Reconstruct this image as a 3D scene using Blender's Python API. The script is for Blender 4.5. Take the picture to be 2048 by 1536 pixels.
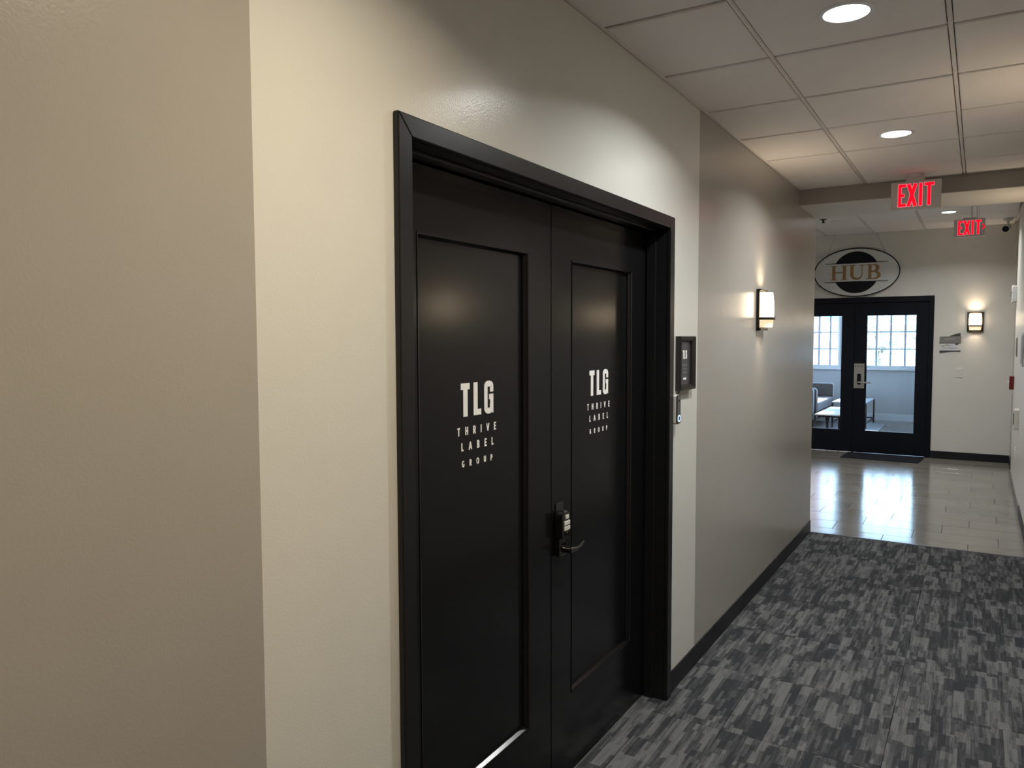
import bpy, bmesh, math, random
from mathutils import Vector, Matrix
random.seed(7)
for o in list(bpy.data.objects): bpy.data.objects.remove(o, do_unlink=True)
C = bpy.context.scene.collection
SC = bpy.context.scene
PI = math.pi

# ------------------------------------------------------------------ camera
CAMX, CAMZ, YAW, PITCH, ROLL, FPX = 1.1885, 1.6562, -0.5457, -0.0600, -0.0032, 1537.5
fw = Vector((math.sin(YAW)*math.cos(PITCH), math.cos(YAW)*math.cos(PITCH), math.sin(PITCH)))
r0 = Vector((math.cos(YAW), -math.sin(YAW), 0)); u0 = r0.cross(fw)
rt = r0*math.cos(ROLL)+u0*math.sin(ROLL); up = -r0*math.sin(ROLL)+u0*math.cos(ROLL)
cam = bpy.data.objects.new('camera', bpy.data.cameras.new('camera')); C.objects.link(cam)
cam.matrix_world = Matrix(((rt.x, up.x, -fw.x, CAMX), (rt.y, up.y, -fw.y, 0), (rt.z, up.z, -fw.z, CAMZ), (0, 0, 0, 1)))
cam.data.sensor_width = 36; cam.data.lens = FPX*36/2048; cam.data.clip_start = .02; cam.data.clip_end = 200
SC.camera = cam

# ------------------------------------------------------------------ world, sun, exposure
SKY = 22.0
SUN = 25.0
DOWN_W = 20.5        # each recessed ceiling light
SCONCE_E = 9.5       # glow of the sconce glass
SCONCE_W = 1.0       # light leaving the open top of a sconce
w = bpy.data.worlds.new('world'); SC.world = w; w.use_nodes = True
nt = w.node_tree; bg = nt.nodes['Background']
bg.inputs['Color'].default_value = (.43, .69, 1, 1); bg.inputs['Strength'].default_value = SKY
sun = bpy.data.objects.new('sun', bpy.data.lights.new('sun', 'SUN')); C.objects.link(sun)
sun.data.energy = SUN; sun.data.angle = .01; sun.data.color = (1, .96, .88)
sd = Vector((.72, -.22, -.60)).normalized()
sun.rotation_euler = sd.to_track_quat('-Z', 'Y').to_euler(); sun.location = (-12, 20, 12)
SC.view_settings.view_transform = 'Standard'; SC.view_settings.look = 'None'
SC.view_settings.gamma = 1; SC.view_settings.use_curve_mapping = False
SC.view_settings.exposure = 0.0

# ------------------------------------------------------------------ materials
def mat(name, col, rough=.5, metal=0, spec=.5, emit=None, es=0, bump=None, coat=0, trans=0):
    m = bpy.data.materials.new(name); m.use_nodes = True
    n = m.node_tree.nodes; l = m.node_tree.links; b = n['Principled BSDF']
    b.inputs['Base Color'].default_value = (*col, 1); b.inputs['Roughness'].default_value = rough
    b.inputs['Metallic'].default_value = metal; b.inputs['Specular IOR Level'].default_value = spec
    b.inputs['Coat Weight'].default_value = coat
    if emit: b.inputs['Emission Color'].default_value = (*emit, 1); b.inputs['Emission Strength'].default_value = es
    # gentle procedural variation of tone and roughness plus optional relief
    tc = n.new('ShaderNodeTexCoord'); no = n.new('ShaderNodeTexNoise'); no.inputs['Scale'].default_value = 6
    no.inputs['Detail'].default_value = 3
    l.new(tc.outputs['Object'], no.inputs['Vector'])
    mx = n.new('ShaderNodeMix'); mx.data_type = 'RGBA'
    mx.inputs[6].default_value = (*[c*.97 for c in col], 1); mx.inputs[7].default_value = (*[min(1, c*1.03) for c in col], 1)
    l.new(no.outputs['Fac'], mx.inputs[0]); l.new(mx.outputs[2], b.inputs['Base Color'])
    if bump:
        n2 = n.new('ShaderNodeTexNoise'); n2.inputs['Scale'].default_value = bump[0]; n2.inputs['Detail'].default_value = 2
        l.new(tc.outputs['Object'], n2.inputs['Vector'])
        bp = n.new('ShaderNodeBump'); bp.inputs['Strength'].default_value = bump[1]; bp.inputs['Distance'].default_value = bump[2]
        l.new(n2.outputs['Fac'], bp.inputs['Height']); l.new(bp.outputs['Normal'], b.inputs['Normal'])
    return m

OP = (170, .28, .0011)
M = dict(
    light=mat('light_paint', (.66, .65, .61), .24, spec=.45, bump=OP),
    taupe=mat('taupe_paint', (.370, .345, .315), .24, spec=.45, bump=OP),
    lobby=mat('lobby_paint', (.66, .64, .60), .34, spec=.4, bump=OP),
    room=mat('room_paint', (.50, .50, .50), .5, bump=OP),
    tile=mat('ceiling_panel_white', (.80, .77, .76), .9, spec=.2, bump=(700, .5, .0006)),
    tbar=mat('ceiling_grid_metal', (.74, .71, .69), .5),
    soff=mat('soffit_underside', (.72, .69, .64), .6, bump=OP),
    black=mat('black_door_paint', (.0065, .0065, .0072), .19, spec=.36, bump=(300, .05, .0004)),
    blackcase=mat('black_casing_paint', (.009, .009, .010), .30, spec=.42, bump=(90, .10, .0006)),
    blackblue=mat('black_far_door_paint', (.004, .005, .010), .5, spec=.18),
    base=mat('black_rubber_base', (.012, .013, .016), .42, spec=.3, bump=(60, .1, .001)),
    basegrey=mat('grey_rubber_base', (.20, .19, .17), .5),
    white=mat('white_plastic', (.78, .77, .75), .4),
    whitevinyl=mat('white_vinyl', (.93, .93, .92), .5),
    dark=mat('bronze_metal', (.035, .028, .022), .35, metal=.6),
    gloss=mat('gloss_black_metal', (.01, .01, .01), .12, metal=.3, coat=1),
    key=mat('keypad_button', (.62, .62, .58), .35),
    steel=mat('brushed_nickel', (.45, .44, .42), .35, metal=.8),
    chrome=mat('chrome', (.8, .8, .8), .12, metal=1),
    gold=mat('gold_paint', (.30, .17, .06), .45),
    signwhite=mat('sign_white', (.58, .59, .58), .5),
    signblack=mat('sign_black', (.006, .007, .010), .6, spec=.2),
    exitbody=mat('exit_housing', (.60, .56, .54), .4),
    red=mat('red_letters', (.5, .0, .005), .6, spec=.1, emit=(1, .005, .025), es=.85),
    redrim=mat('red_letter_edge', (.8, .15, .15), .5, emit=(1, .22, .28), es=.9),
    pull=mat('red_painted_metal', (.13, .006, .008), .3),
    lens=mat('lamp_lens', (.9, .9, .9), .5, emit=(1, .98, .94), es=14),
    glow=mat('sconce_glass', (.9, .85, .75), .4, emit=(1, .77, .50), es=SCONCE_E),
    glowlow=mat('sconce_glass_low', (.9, .85, .75), .4, emit=(1, .72, .40), es=.85),
    ring=mat('lamp_trim_ring', (.85, .85, .87), .25),
    frame=mat('picture_frame_black', (.014, .012, .011), .22),
    art=mat('framed_print_grey', (.055, .055, .06), .25),
    artgrey=mat('print_grey_text', (.26, .26, .25), .5),
    bell=mat('doorbell_side', (.60, .60, .57), .4),
    bring=mat('doorbell_ring', (.6, .8, 1), .4, emit=(.45, .68, 1), es=1.4),
    bin_=mat('doorbell_button', (.02, .03, .15), .3),
    wedge=mat('beige_wedge', (.36, .33, .29), .5),
    matf=mat('rubber_doormat', (.018, .020, .027), .85, spec=.12, bump=(250, .6, .003)),
    sofa=mat('sofa_grey_fabric', (.10, .085, .082), .9, bump=(300, .4, .002)),
    seat=mat('sofa_seat_fabric', (.42, .45, .50), .9, bump=(300, .4, .002)),
    pipe=mat('sofa_piping', (.62, .64, .68), .5),
    top=mat('table_top', (.75, .74, .70), .25),
    metalblk=mat('table_black_metal', (.015, .016, .02), .4, metal=.5),
    rug=mat('sunpatch_pale_rug', (.42, .45, .50), .9, bump=(200, .5, .003)),
    sill=mat('white_trim', (.78, .78, .78), .35),
    muntin=mat('window_bar_grey', (.50, .52, .58), .4),
    signbar=mat('plaque_taupe_bar', (.20, .185, .175), .45),
    signwave=mat('plaque_dark_wave', (.06, .058, .055), .4),
    signtxt=mat('plaque_text', (.32, .31, .30), .5),
    paper=mat('plaque_paper', (.62, .62, .66), .5),
    green=mat('plaque_green_print', (.35, .40, .24), .5),
    void=mat('dark_void', (.02, .02, .02), .9),
    grout=mat('grout', (.16, .15, .14), .8, bump=(200, .3, .001)),
    strip=mat('transition_strip', (.05, .05, .055), .35),
    ground=mat('outside_paving', (.55, .55, .52), .9),
    brick=mat('brick', (.42, .22, .18), .9, bump=(80, .5, .003)),
    mortar=mat('mortar', (.7, .68, .66), .9),
    stucco=mat('white_stucco', (.8, .8, .78), .9),
    bluewin=mat('far_window_blue', (.10, .35, .45), .2),
    leaf=mat('leaves', (.30, .44, .36), .7),
    bark=mat('bark', (.16, .12, .09), .9, bump=(40, .8, .01)),
)
def glass_mat():
    m = bpy.data.materials.new('clear_glass'); m.use_nodes = True
    n = m.node_tree.nodes; l = m.node_tree.links; n.clear()
    o = n.new('ShaderNodeOutputMaterial'); t = n.new('ShaderNodeBsdfTransparent'); g = n.new('ShaderNodeBsdfGlossy')
    t.inputs[0].default_value = (.96, .965, .97, 1); g.inputs['Roughness'].default_value = .02
    f = n.new('ShaderNodeFresnel'); f.inputs[0].default_value = 1.45; x = n.new('ShaderNodeMixShader')
    l.new(f.outputs[0], x.inputs[0]); l.new(t.outputs[0], x.inputs[1]); l.new(g.outputs[0], x.inputs[2]); l.new(x.outputs[0], o.inputs[0])
    return m
M['glass'] = glass_mat()

def math_node(n, l, op, a, b=None):
    m = n.new('ShaderNodeMath'); m.operation = op
    for i, v in enumerate((a, b)):
        if v is None: continue
        if isinstance(v, (int, float)): m.inputs[i].default_value = v
        else: l.new(v, m.inputs[i])
    return m.outputs[0]

def carpet_mat():
    m = bpy.data.materials.new('carpet_pattern'); m.use_nodes = True
    n = m.node_tree.nodes; l = m.node_tree.links; b = n['Principled BSDF']
    b.inputs['Roughness'].default_value = .95; b.inputs['Specular IOR Level'].default_value = .15
    ge = n.new('ShaderNodeNewGeometry'); oi = n.new('ShaderNodeObjectInfo')
    sx = n.new('ShaderNodeSeparateXYZ'); l.new(ge.outputs['Position'], sx.inputs[0])
    X = sx.outputs[0]; Y = sx.outputs[1]
    rnd = math_node(n, l, 'MULTIPLY', oi.outputs['Random'], 37.0)
    def layer(wx, ly, seed):
        cx = math_node(n, l, 'FLOOR', math_node(n, l, 'ADD', math_node(n, l, 'DIVIDE', X, wx), rnd))
        wn = n.new('ShaderNodeTexWhiteNoise'); wn.noise_dimensions = '2D'
        cb = n.new('ShaderNodeCombineXYZ'); l.new(cx, cb.inputs[0]); cb.inputs[1].default_value = seed; l.new(cb.outputs[0], wn.inputs['Vector'])
        cy = math_node(n, l, 'FLOOR', math_node(n, l, 'ADD', math_node(n, l, 'DIVIDE', Y, ly), math_node(n, l, 'MULTIPLY', wn.outputs['Value'], 9.0)))
        w2 = n.new('ShaderNodeTexWhiteNoise'); w2.noise_dimensions = '3D'
        c2 = n.new('ShaderNodeCombineXYZ'); l.new(cx, c2.inputs[0]); l.new(cy, c2.inputs[1]); c2.inputs[2].default_value = seed
        l.new(c2.outputs[0], w2.inputs['Vector']); return w2.outputs['Value']
    a = layer(.044, .15, 1.3); c = layer(.0145, .115, 4.7); d = layer(.005, .06, 8.1)
    s = math_node(n, l, 'ADD', math_node(n, l, 'MULTIPLY', a, .46), math_node(n, l, 'ADD', math_node(n, l, 'MULTIPLY', c, .38), math_node(n, l, 'MULTIPLY', d, .16)))
    no = n.new('ShaderNodeTexNoise'); no.inputs['Scale'].default_value = 420; no.inputs['Detail'].default_value = 1
    l.new(ge.outputs['Position'], no.inputs['Vector'])
    s2 = math_node(n, l, 'ADD', s, math_node(n, l, 'MULTIPLY', math_node(n, l, 'SUBTRACT', no.outputs['Fac'], .5), .55))
    cr = n.new('ShaderNodeValToRGB'); l.new(s2, cr.inputs[0])
    e = cr.color_ramp.elements; e[0].position = .28; e[0].color = (.030, .032, .037, 1); e[1].position = .76; e[1].color = (.132, .134, .141, 1)
    q = cr.color_ramp.elements.new(.50); q.color = (.060, .062, .067, 1)
    l.new(cr.outputs[0], b.inputs['Base Color'])
    bp = n.new('ShaderNodeBump'); bp.inputs['Strength'].default_value = .6; bp.inputs['Distance'].default_value = .003
    l.new(s2, bp.inputs['Height']); l.new(bp.outputs['Normal'], b.inputs['Normal'])
    return m
M['carpet'] = carpet_mat()

def woodtile_mat():
    m = bpy.data.materials.new('wood_look_tile'); m.use_nodes = True
    n = m.node_tree.nodes; l = m.node_tree.links; b = n['Principled BSDF']
    ge = n.new('ShaderNodeNewGeometry'); oi = n.new('ShaderNodeObjectInfo')
    mp = n.new('ShaderNodeMapping'); mp.inputs['Scale'].default_value = (3, 26, 1); l.new(ge.outputs['Position'], mp.inputs[0])
    cb = n.new('ShaderNodeCombineXYZ'); l.new(math_node(n, l, 'MULTIPLY', oi.outputs['Random'], 50.0), cb.inputs[0]); l.new(cb.outputs[0], mp.inputs['Location'])
    no = n.new('ShaderNodeTexNoise'); no.inputs['Scale'].default_value = 1.6; no.inputs['Detail'].default_value = 5; l.new(mp.outputs[0], no.inputs['Vector'])
    s = math_node(n, l, 'ADD', math_node(n, l, 'MULTIPLY', no.outputs['Fac'], .7), math_node(n, l, 'MULTIPLY', oi.outputs['Random'], .3))
    cr = n.new('ShaderNodeValToRGB'); l.new(s, cr.inputs[0])
    e = cr.color_ramp.elements; e[0].position = .25; e[0].color = (.17, .158, .142, 1); e[1].position = .8; e[1].color = (.25, .235, .21, 1)
    l.new(cr.outputs[0], b.inputs['Base Color']); b.inputs['Roughness'].default_value = .15; b.inputs['Specular IOR Level'].default_value = .6
    bp = n.new('ShaderNodeBump'); bp.inputs['Strength'].default_value = .4; bp.inputs['Distance'].default_value = .0012
    l.new(no.outputs['Fac'], bp.inputs['Height']); l.new(bp.outputs['Normal'], b.inputs['Normal'])
    return m
M['wood'] = woodtile_mat()

# ------------------------------------------------------------------ mesh helpers
class MB:
    def __init__(s): s.v = []; s.f = []; s.m = []
    def add(s, vs, fs, mi=0):
        k = len(s.v); s.v += [tuple(x) for x in vs]; s.f += [tuple(i+k for i in f) for f in fs]; s.m += [mi]*len(fs); return s
    def box(s, x0, x1, y0, y1, z0, z1, mi=0):
        vs = [(x0,y0,z0),(x1,y0,z0),(x1,y1,z0),(x0,y1,z0),(x0,y0,z1),(x1,y0,z1),(x1,y1,z1),(x0,y1,z1)]
        return s.add(vs, [(0,3,2,1),(4,5,6,7),(0,1,5,4),(1,2,6,5),(2,3,7,6),(3,0,4,7)], mi)
    def prism(s, poly, P, h0, h1, mi=0):     # poly of (u,v) laid on plane P=(O,U,V,N)
        s.k = (getattr(s, 'k', 0)+1) % 9; h1 = h1+s.k*.00003
        O, U, V, N = P; n = len(poly)
        a = sum(poly[i][0]*poly[(i+1) % n][1]-poly[(i+1) % n][0]*poly[i][1] for i in range(n))
        if a < 0: poly = poly[::-1]
        if U.cross(V).dot(N) < 0: poly = poly[::-1]
        vs = [O+U*u+V*v+N*h0 for u, v in poly]+[O+U*u+V*v+N*h1 for u, v in poly]
        fs = [tuple(range(n-1, -1, -1)), tuple(range(n, 2*n))]+[(i, (i+1) % n, n+(i+1) % n, n+i) for i in range(n)]
        return s.add(vs, fs, mi)
    def ribbon(s, pts, wd, P, h0, h1, mi=0):
        n = len(pts); W = wd if isinstance(wd, (list, tuple)) else [wd]*n; L = []; R = []
        for i in range(n):
            a = Vector(pts[max(i-1, 0)]); b = Vector(pts[min(i+1, n-1)]); p = Vector(pts[i])
            if 0 < i < n-1:
                d1 = (p-a).normalized(); d2 = (b-p).normalized(); t = (d1+d2).normalized()
                k = 1/max(.5, t.dot(d1))
            else: t = (b-a).normalized(); k = 1
            nn = Vector((-t.y, t.x))*W[i]*.5*k
            L.append(p+nn); R.append(p-nn)
        for i in range(n-1): s.prism([tuple(L[i]), tuple(R[i]), tuple(R[i+1]), tuple(L[i+1])], P, h0, h1, mi)
        return s
    def lathe(s, prof, O, A, n=32, mi=0, closed=False):     # prof of (radius, height along A)
        A = Vector(A).normalized(); B = A.orthogonal().normalized(); D = A.cross(B); O = Vector(O); vs = []; fs = []
        for j in range(n):
            a = 2*PI*j/n; q = B*math.cos(a)+D*math.sin(a)
            vs += [O+q*r+A*h for r, h in prof]
        m = len(prof)
        for j in range(n):
            k = (j+1) % n
            for i in range(m-1 if not closed else m):
                i2 = (i+1) % m; fs.append((j*m+i, k*m+i, k*m+i2, j*m+i2))
        if not closed:
            for e in (0, m-1):
                if prof[e][0] > 1e-6: fs.append(tuple(j*m+e for j in (range(n) if e else range(n-1, -1, -1))))
        return s.add(vs, fs, mi)
    def tube(s, a, b, r, n=12, r2=None, mi=0):
        a = Vector(a); b = Vector(b); L = (b-a).length
        return s.lathe([(r, 0), (r if r2 is None else r2, L)], a, b-a, n, mi)
    def build(s, name, mats, parent=None, bevel=0, smooth=False, seg=2):
        me = bpy.data.meshes.new(name); me.from_pydata(s.v, [], s.f)
        for m in (mats if isinstance(mats, (list, tuple)) else [mats]): me.materials.append(M[m] if isinstance(m, str) else m)
        me.polygons.foreach_set('material_index', s.m)
        bm = bmesh.new(); bm.from_mesh(me); bmesh.ops.recalc_face_normals(bm, faces=bm.faces); bm.to_mesh(me); bm.free()
        if smooth:
            me.polygons.foreach_set('use_smooth', [True]*len(me.polygons))
            try: me.set_sharp_from_angle(angle=.7)
            except Exception: pass
        o = bpy.data.objects.new(name, me); C.objects.link(o)
        if parent:
            o.parent = parent
            o.matrix_parent_inverse = world_of(parent).inverted() if parent.get('_w') else Matrix()
        if bevel:
            b = o.modifiers.new('bevel', 'BEVEL'); b.width = bevel; b.segments = seg; b.limit_method = 'ANGLE'; b.angle_limit = .6
            b.harden_normals = False
        return o
WORLD = {}
def world_of(o): return Matrix.Translation(WORLD.get(o.name, (0, 0, 0)))
def empty(name, loc=(0, 0, 0), rz=0, worldkids=True):
    """worldkids: the children's coordinates are given in world space"""
    o = bpy.data.objects.new(name, None); C.objects.link(o); o.location = loc; o.rotation_euler = (0, 0, rz); o.empty_display_size = .05
    if worldkids: o['_w'] = 1; WORLD[o.name] = loc
    return o
def tag(o, label=None, cat=None, group=None, kind=None):
    if label: o['label'] = label
    if cat: o['category'] = cat
    if group: o['group'] = group
    if kind: o['kind'] = kind
    return o
def S(o): o['kind'] = 'structure'; return o
def copy_tree(o, parent=None):
    c = o.copy(); C.objects.link(c)
    if parent: c.parent = parent
    for ch in list(o.children): copy_tree(ch, c)
    return c
V = Vector
def plane(ox, oy, oz, facing):
    O = V((ox, oy, oz))
    return {'+x': (O, V((0,1,0)), V((0,0,1)), V((1,0,0))), '-x': (O, V((0,-1,0)), V((0,0,1)), V((-1,0,0))),
            '-y': (O, V((1,0,0)), V((0,0,1)), V((0,-1,0))), '+y': (O, V((-1,0,0)), V((0,0,1)), V((0,1,0)))}[facing]
def arc(cx, cy, rx, ry, a0, a1, n=14): return [(cx+rx*math.cos(math.radians(a0+(a1-a0)*i/n)), cy+ry*math.sin(math.radians(a0+(a1-a0)*i/n))) for i in range(n+1)]

# stroke alphabet, height 1, given as (width, strokes)
def G_(s=.17):
    h = s/2
    return {
    'T': (.62, [[(0,1-h),(.62,1-h)], [(.31,0),(.31,1-h)]]),
    'H': (.66, [[(h,0),(h,1)], [(.66-h,0),(.66-h,1)], [(h,.5),(.66-h,.5)]]),
    'R': (.62, [[(h,0),(h,1)], [(h,1-h),(.33,1-h)]+arc(.33,.73-h*.4,.29-h,.27-h*.6,90,-90,10)[1:]+[(h,.46)], [(.28,.46),(.56,0)]]),
    'I': (s, [[(h,0),(h,1)]]),
    'V': (.72, [[(.06,1),(.36,0.03)], [(.66,1),(.36,0.03)]]),
    'E': (.54, [[(h,0),(h,1)], [(0,1-h),(.54,1-h)], [(0,h),(.54,h)], [(h,.51),(.5,.51)]]),
    'L': (.50, [[(h,0),(h,1)], [(0,h),(.5,h)]]),
    'A': (.74, [[(.05,0),(.37,.97)], [(.69,0),(.37,.97)], [(.16,.30),(.58,.30)]]),
    'B': (.60, [[(h,0),(h,1)], [(h,1-h),(.30,1-h)]+arc(.30,.755-h*.5,.26-h,.245-h*.5,90,-90,8)[1:]+[(h,.51-h*.2)], [(h,.51-h*.2),(.32,.51-h*.2)]+arc(.32,.265,.28-h,.265-h,90,-90,8)[1:]+[(h,h)]]),
    'G': (.78, [arc(.40,.5,.40-h,.5-h,48,352,22), [(.42,.44),(.78-h,.44)]]),
    'O': (.84, [arc(.42,.5,.42-h,.5-h,0,360,26)]),
    'U': (.66, [[(h,1),(h,.32)]+arc(.33,.32,.33-h,.32-h,180,360,12)[1:]+[(.66-h,1)]]),
    'P': (.58, [[(h,0),(h,1)], [(h,1-h),(.30,1-h)]+arc(.30,.72-h*.4,.28-h,.28-h*.6,90,-90,10)[1:]+[(h,.44)]]),
    }
def write(mb, word, P, u0, v0, width, h, h0, h1, mi=0, s=.17, sx=.85):
    gl = G_(s); ws = [gl[c][0]*sx*h for c in word]; gap = (width-sum(ws))/max(1, len(word)-1); u = u0
    for c, wv in zip(word, ws):
        for st in gl[c][1]: mb.ribbon([(u+a*sx*h, v0+b*h) for a, b in st], s*h, P, h0, h1, mi)
        u += wv+gap
def heavyTLG(mb, P, u0, v0, wu, h, h0, h1, mi=0):
    q = wu/.178; H = h/.1
    def R(a, b, c, d): mb.prism([(u0+a*q, v0+b*H), (u0+c*q, v0+b*H), (u0+c*q, v0+d*H), (u0+a*q, v0+d*H)], P, h0, h1, mi)
    R(0, .081, .046, .1); R(.0125, 0, .0345, .081)
    R(.067, 0, .0885, .1); R(.0885, 0, .108, .018)
    w_ = .0185*q; cx = .1515
    pts = [(cx+.0165, .0665), (cx+.0165, .084)]+arc(cx, .084, .0165, .0085, 0, 180, 12)[1:-1]+[(cx-.0165, .084), (cx-.0165, .016)]+arc(cx, .016, .0165, .0085, 180, 360, 12)[1:-1]+[(cx+.0165, .016), (cx+.0165, .03)]
    mb.ribbon([(u0+a*q, v0+b*H) for a, b in pts], w_, P, h0, h1, mi)
    R(cx+.0080, .012, cx+.0258, .060); R(cx+.019, .0, cx+.0258, .012); R(cx+.0015, .043, cx+.0258, .060)

# ------------------------------------------------------------------ dimensions
H = 2.757; XR = 1.545; YS0, YS1, ZS = 6.135, 6.83, 2.64; YF = 11.88; HL = 3.103; G = .6096
YB = -3.0; YW = 16.75; XL = -3.2
DY0, DY1, DZ = 1.46, 3.305, 2.158          # rough opening of the black double door

# ------------------------------------------------------------------ setting: walls
wl = MB()
T = .14
def slab(y0, y1, z0, z1, mi): wl.box(-T, 0, y0, y1, z0, z1, mi)
slab(YB, 1.012, 0, H+.2, 1)
slab(1.012, DY0, 0, H+.2, 0); slab(DY0, DY1, DZ, H+.2, 0); slab(DY1, 3.722, 0, H+.2, 0)
slab(3.722, YS1, 0, HL+.1, 1)
S(wl.build('wall_left', ['light', 'taupe']))
for (y_, z_, a_, c_) in ((.875, 1.703, .0022, .0030), (.746, 1.395, .0040, .0010), (.811, 1.398, .0024, .0010)):
    b = MB(); b.prism([(-a_, -c_), (a_, -c_*.3), (a_*.8, c_), (-a_*.5, c_*.5)], plane(0, y_, z_, '+x'), 0, .0004); b.build('scuff_mark', 'wedge', bpy.data.objects['wall_left'])
b = MB(); b.box(-.75, -.74, 1.2, 3.6, 0, 2.4); b.box(-.74, -T, 1.2, 1.21, 0, 2.4); b.box(-.74, -T, 3.59, 3.6, 0, 2.4); b.box(-.74, -T, 1.21, 3.59, 2.39, 2.4)
S(b.build('wall_closet', 'void'))
b = MB(); b.box(XR, XR+.12, YB, 6.9, 0, HL+.1, 1); b.box(XR, XR+.12, 6.9, 10.73, 0, HL+.1, 0); b.box(XR+.02, XR+.14, 10.73, YF, 0, HL+.1, 1)  # last section is taupe: shade by the far corner put into its colour
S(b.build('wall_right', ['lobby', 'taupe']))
b = MB(); b.box(-T, XR+.12, YB-.12, YB, 0, H+.2); S(b.build('wall_rear', 'taupe'))
b = MB(); b.box(XL, -T, YS1-.12, YS1, 0, HL+.1); S(b.build('wall_lobby_side', 'lobby'))
b = MB(); b.box(XL-.12, XL, YS1-.12, YF+.14, 0, HL+.1); S(b.build('wall_lobby_end', 'lobby'))
ADDED_LW = ((12.5, 14.2), (14.7, 16.4))  # side openings added out of view to let more daylight into the lounge
b = MB(); b.box(XL-.2, XL, YF+.14, YW+.2, 0, .9); b.box(XL-.2, XL, YF+.14, YW+.2, 2.6, HL+.1); b.box(XL-.2, XL, YF+.14, 12.5, .9, 2.6); b.box(XL-.2, XL, 14.2, 14.7, .9, 2.6); b.box(XL-.2, XL, 16.4, YW+.2, .9, 2.6)
S(b.build('wall_lounge_left', 'room'))
FX0, FX1, FZ = -1.31, .645, 2.20
b = MB(); b.box(XL, FX0, YF, YF+.14, 0, HL+.1); b.box(FX1, XR+.14, YF, YF+.14, 0, HL+.1); b.box(FX0, FX1, YF, YF+.14, FZ, HL+.1)
S(b.build('wall_far', 'lobby'))
# window wall of the lounge: openings for two windows
WA = (-.83, .50); WB = (-2.30, -1.22); WZ0, WZ1 = 1.04, 2.42
b = MB()
b.box(XL, WB[0], YW, YW+.2, 0, HL+.1); b.box(WB[1], WA[0], YW, YW+.2, 0, HL+.1); b.box(WA[1], XR+.14, YW, YW+.2, 0, HL+.1)
for wx in (WA, WB): b.box(wx[0], wx[1], YW, YW+.2, 0, WZ0); b.box(wx[0], wx[1], YW, YW+.2, WZ1, HL+.1)
S(b.build('wall_lounge_window', 'room'))
b = MB(); b.box(XR+.02, XR+.14, YF+.14, YW, 0, HL+.1); S(b.build('wall_lounge_right', 'room'))

# soffit between corridor and lobby
b = MB(); b.box(0, XR, YS0, YS1, ZS, ZS+.004, 1); b.box(0, XR, YS0, YS1, ZS+.004, HL+.1, 0)
S(b.build('soffit', ['taupe', 'soff']))

# ------------------------------------------------------------------ floor: carpet tiles and wood-look tiles
fl = MB(); fl.box(XL-.1, XR+.15, YB-.1, YW+.2, -.09, -.0105); floor = S(fl.build('floor', 'grout'))
ys = [-3.0]+[3.155+G*k for k in range(-9, 7) if -3.0 < 3.155+G*k < 6.80]+[6.815]
xs = [0, .30, .91, XR]
for i in range(len(ys)-1):
    for j in range(3):
        if ys[i+1] < -.6 and j: continue
        x0, x1 = (xs[j], xs[j+1]) if ys[i+1] >= -.6 else (0, XR)
        zz = -random.random()*.0008
        b = MB(); b.box(x0+.0006, x1-.0006, ys[i]+.0006, ys[i+1]-.0006, -.0105, zz); b.build('carpet_tile', 'carpet', floor, bevel=.0015, seg=1)
b = MB(); b.box(-T-.1, 0, DY0, DY1, -.0105, -.001); b.build('carpet_tile', 'carpet', floor)
b = MB(); b.prism([(-.013, 0), (.012, 0), (.009, .0035), (-.010, .0035)], (V((0, YS1-.003, -.0005)), V((0,1,0)), V((0,0,1)), V((1,0,0))), 0, XR)
S(b.build('trim_1', 'strip'))
nt_ = 0; offs = [.145, .350, .548]
tile_mesh = {}
def wood_tile(x0, x1, y0, y1):
    k = (round(x1-x0, 3), round(y1-y0, 3)); g = .0016
    if k not in tile_mesh:
        b = MB(); b.box(0, x1-x0-2*g, 0, y1-y0-2*g, -.0095, 0); o = b.build('floor_tile', 'wood', floor, bevel=.0012, seg=1); tile_mesh[k] = o
    else:
        o = tile_mesh[k].copy(); C.objects.link(o)
    o.location = (x0+g, y0+g, -.0004-random.random()*.0005)
    o.rotation_euler = (random.uniform(-.0006, .0006), random.uniform(-.0006, .0006), 0)
r = 0; y = 7.045-G/2
rows = []
y = YS1+.01
rows.append((y, 7.045, 2)); yy = 7.045; k = 0
while yy < YW:
    rows.append((yy, min(yy+.3048, YW), k % 3)); yy += .3048; k += 1
for (y0, y1, ph) in rows:
    xmin = -1.3 if y0 < YF-.3 else -1.9
    x = offs[ph]-.6096*6; edges = [xmin]
    while x < XR:
        if x > xmin+.02: edges.append(x)
        x += .6096
    edges.append(XR+(.02 if y0 > 10.73 else 0))
    for a, c in zip(edges[:-1], edges[1:]):
        wood_tile(a, c, y0, y1)
    b = MB(); b.box(XL, xmin-.002, y0+.0016, y1-.0016, -.0095, -.0006); b.build('floor_tile', 'wood', floor)

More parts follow.
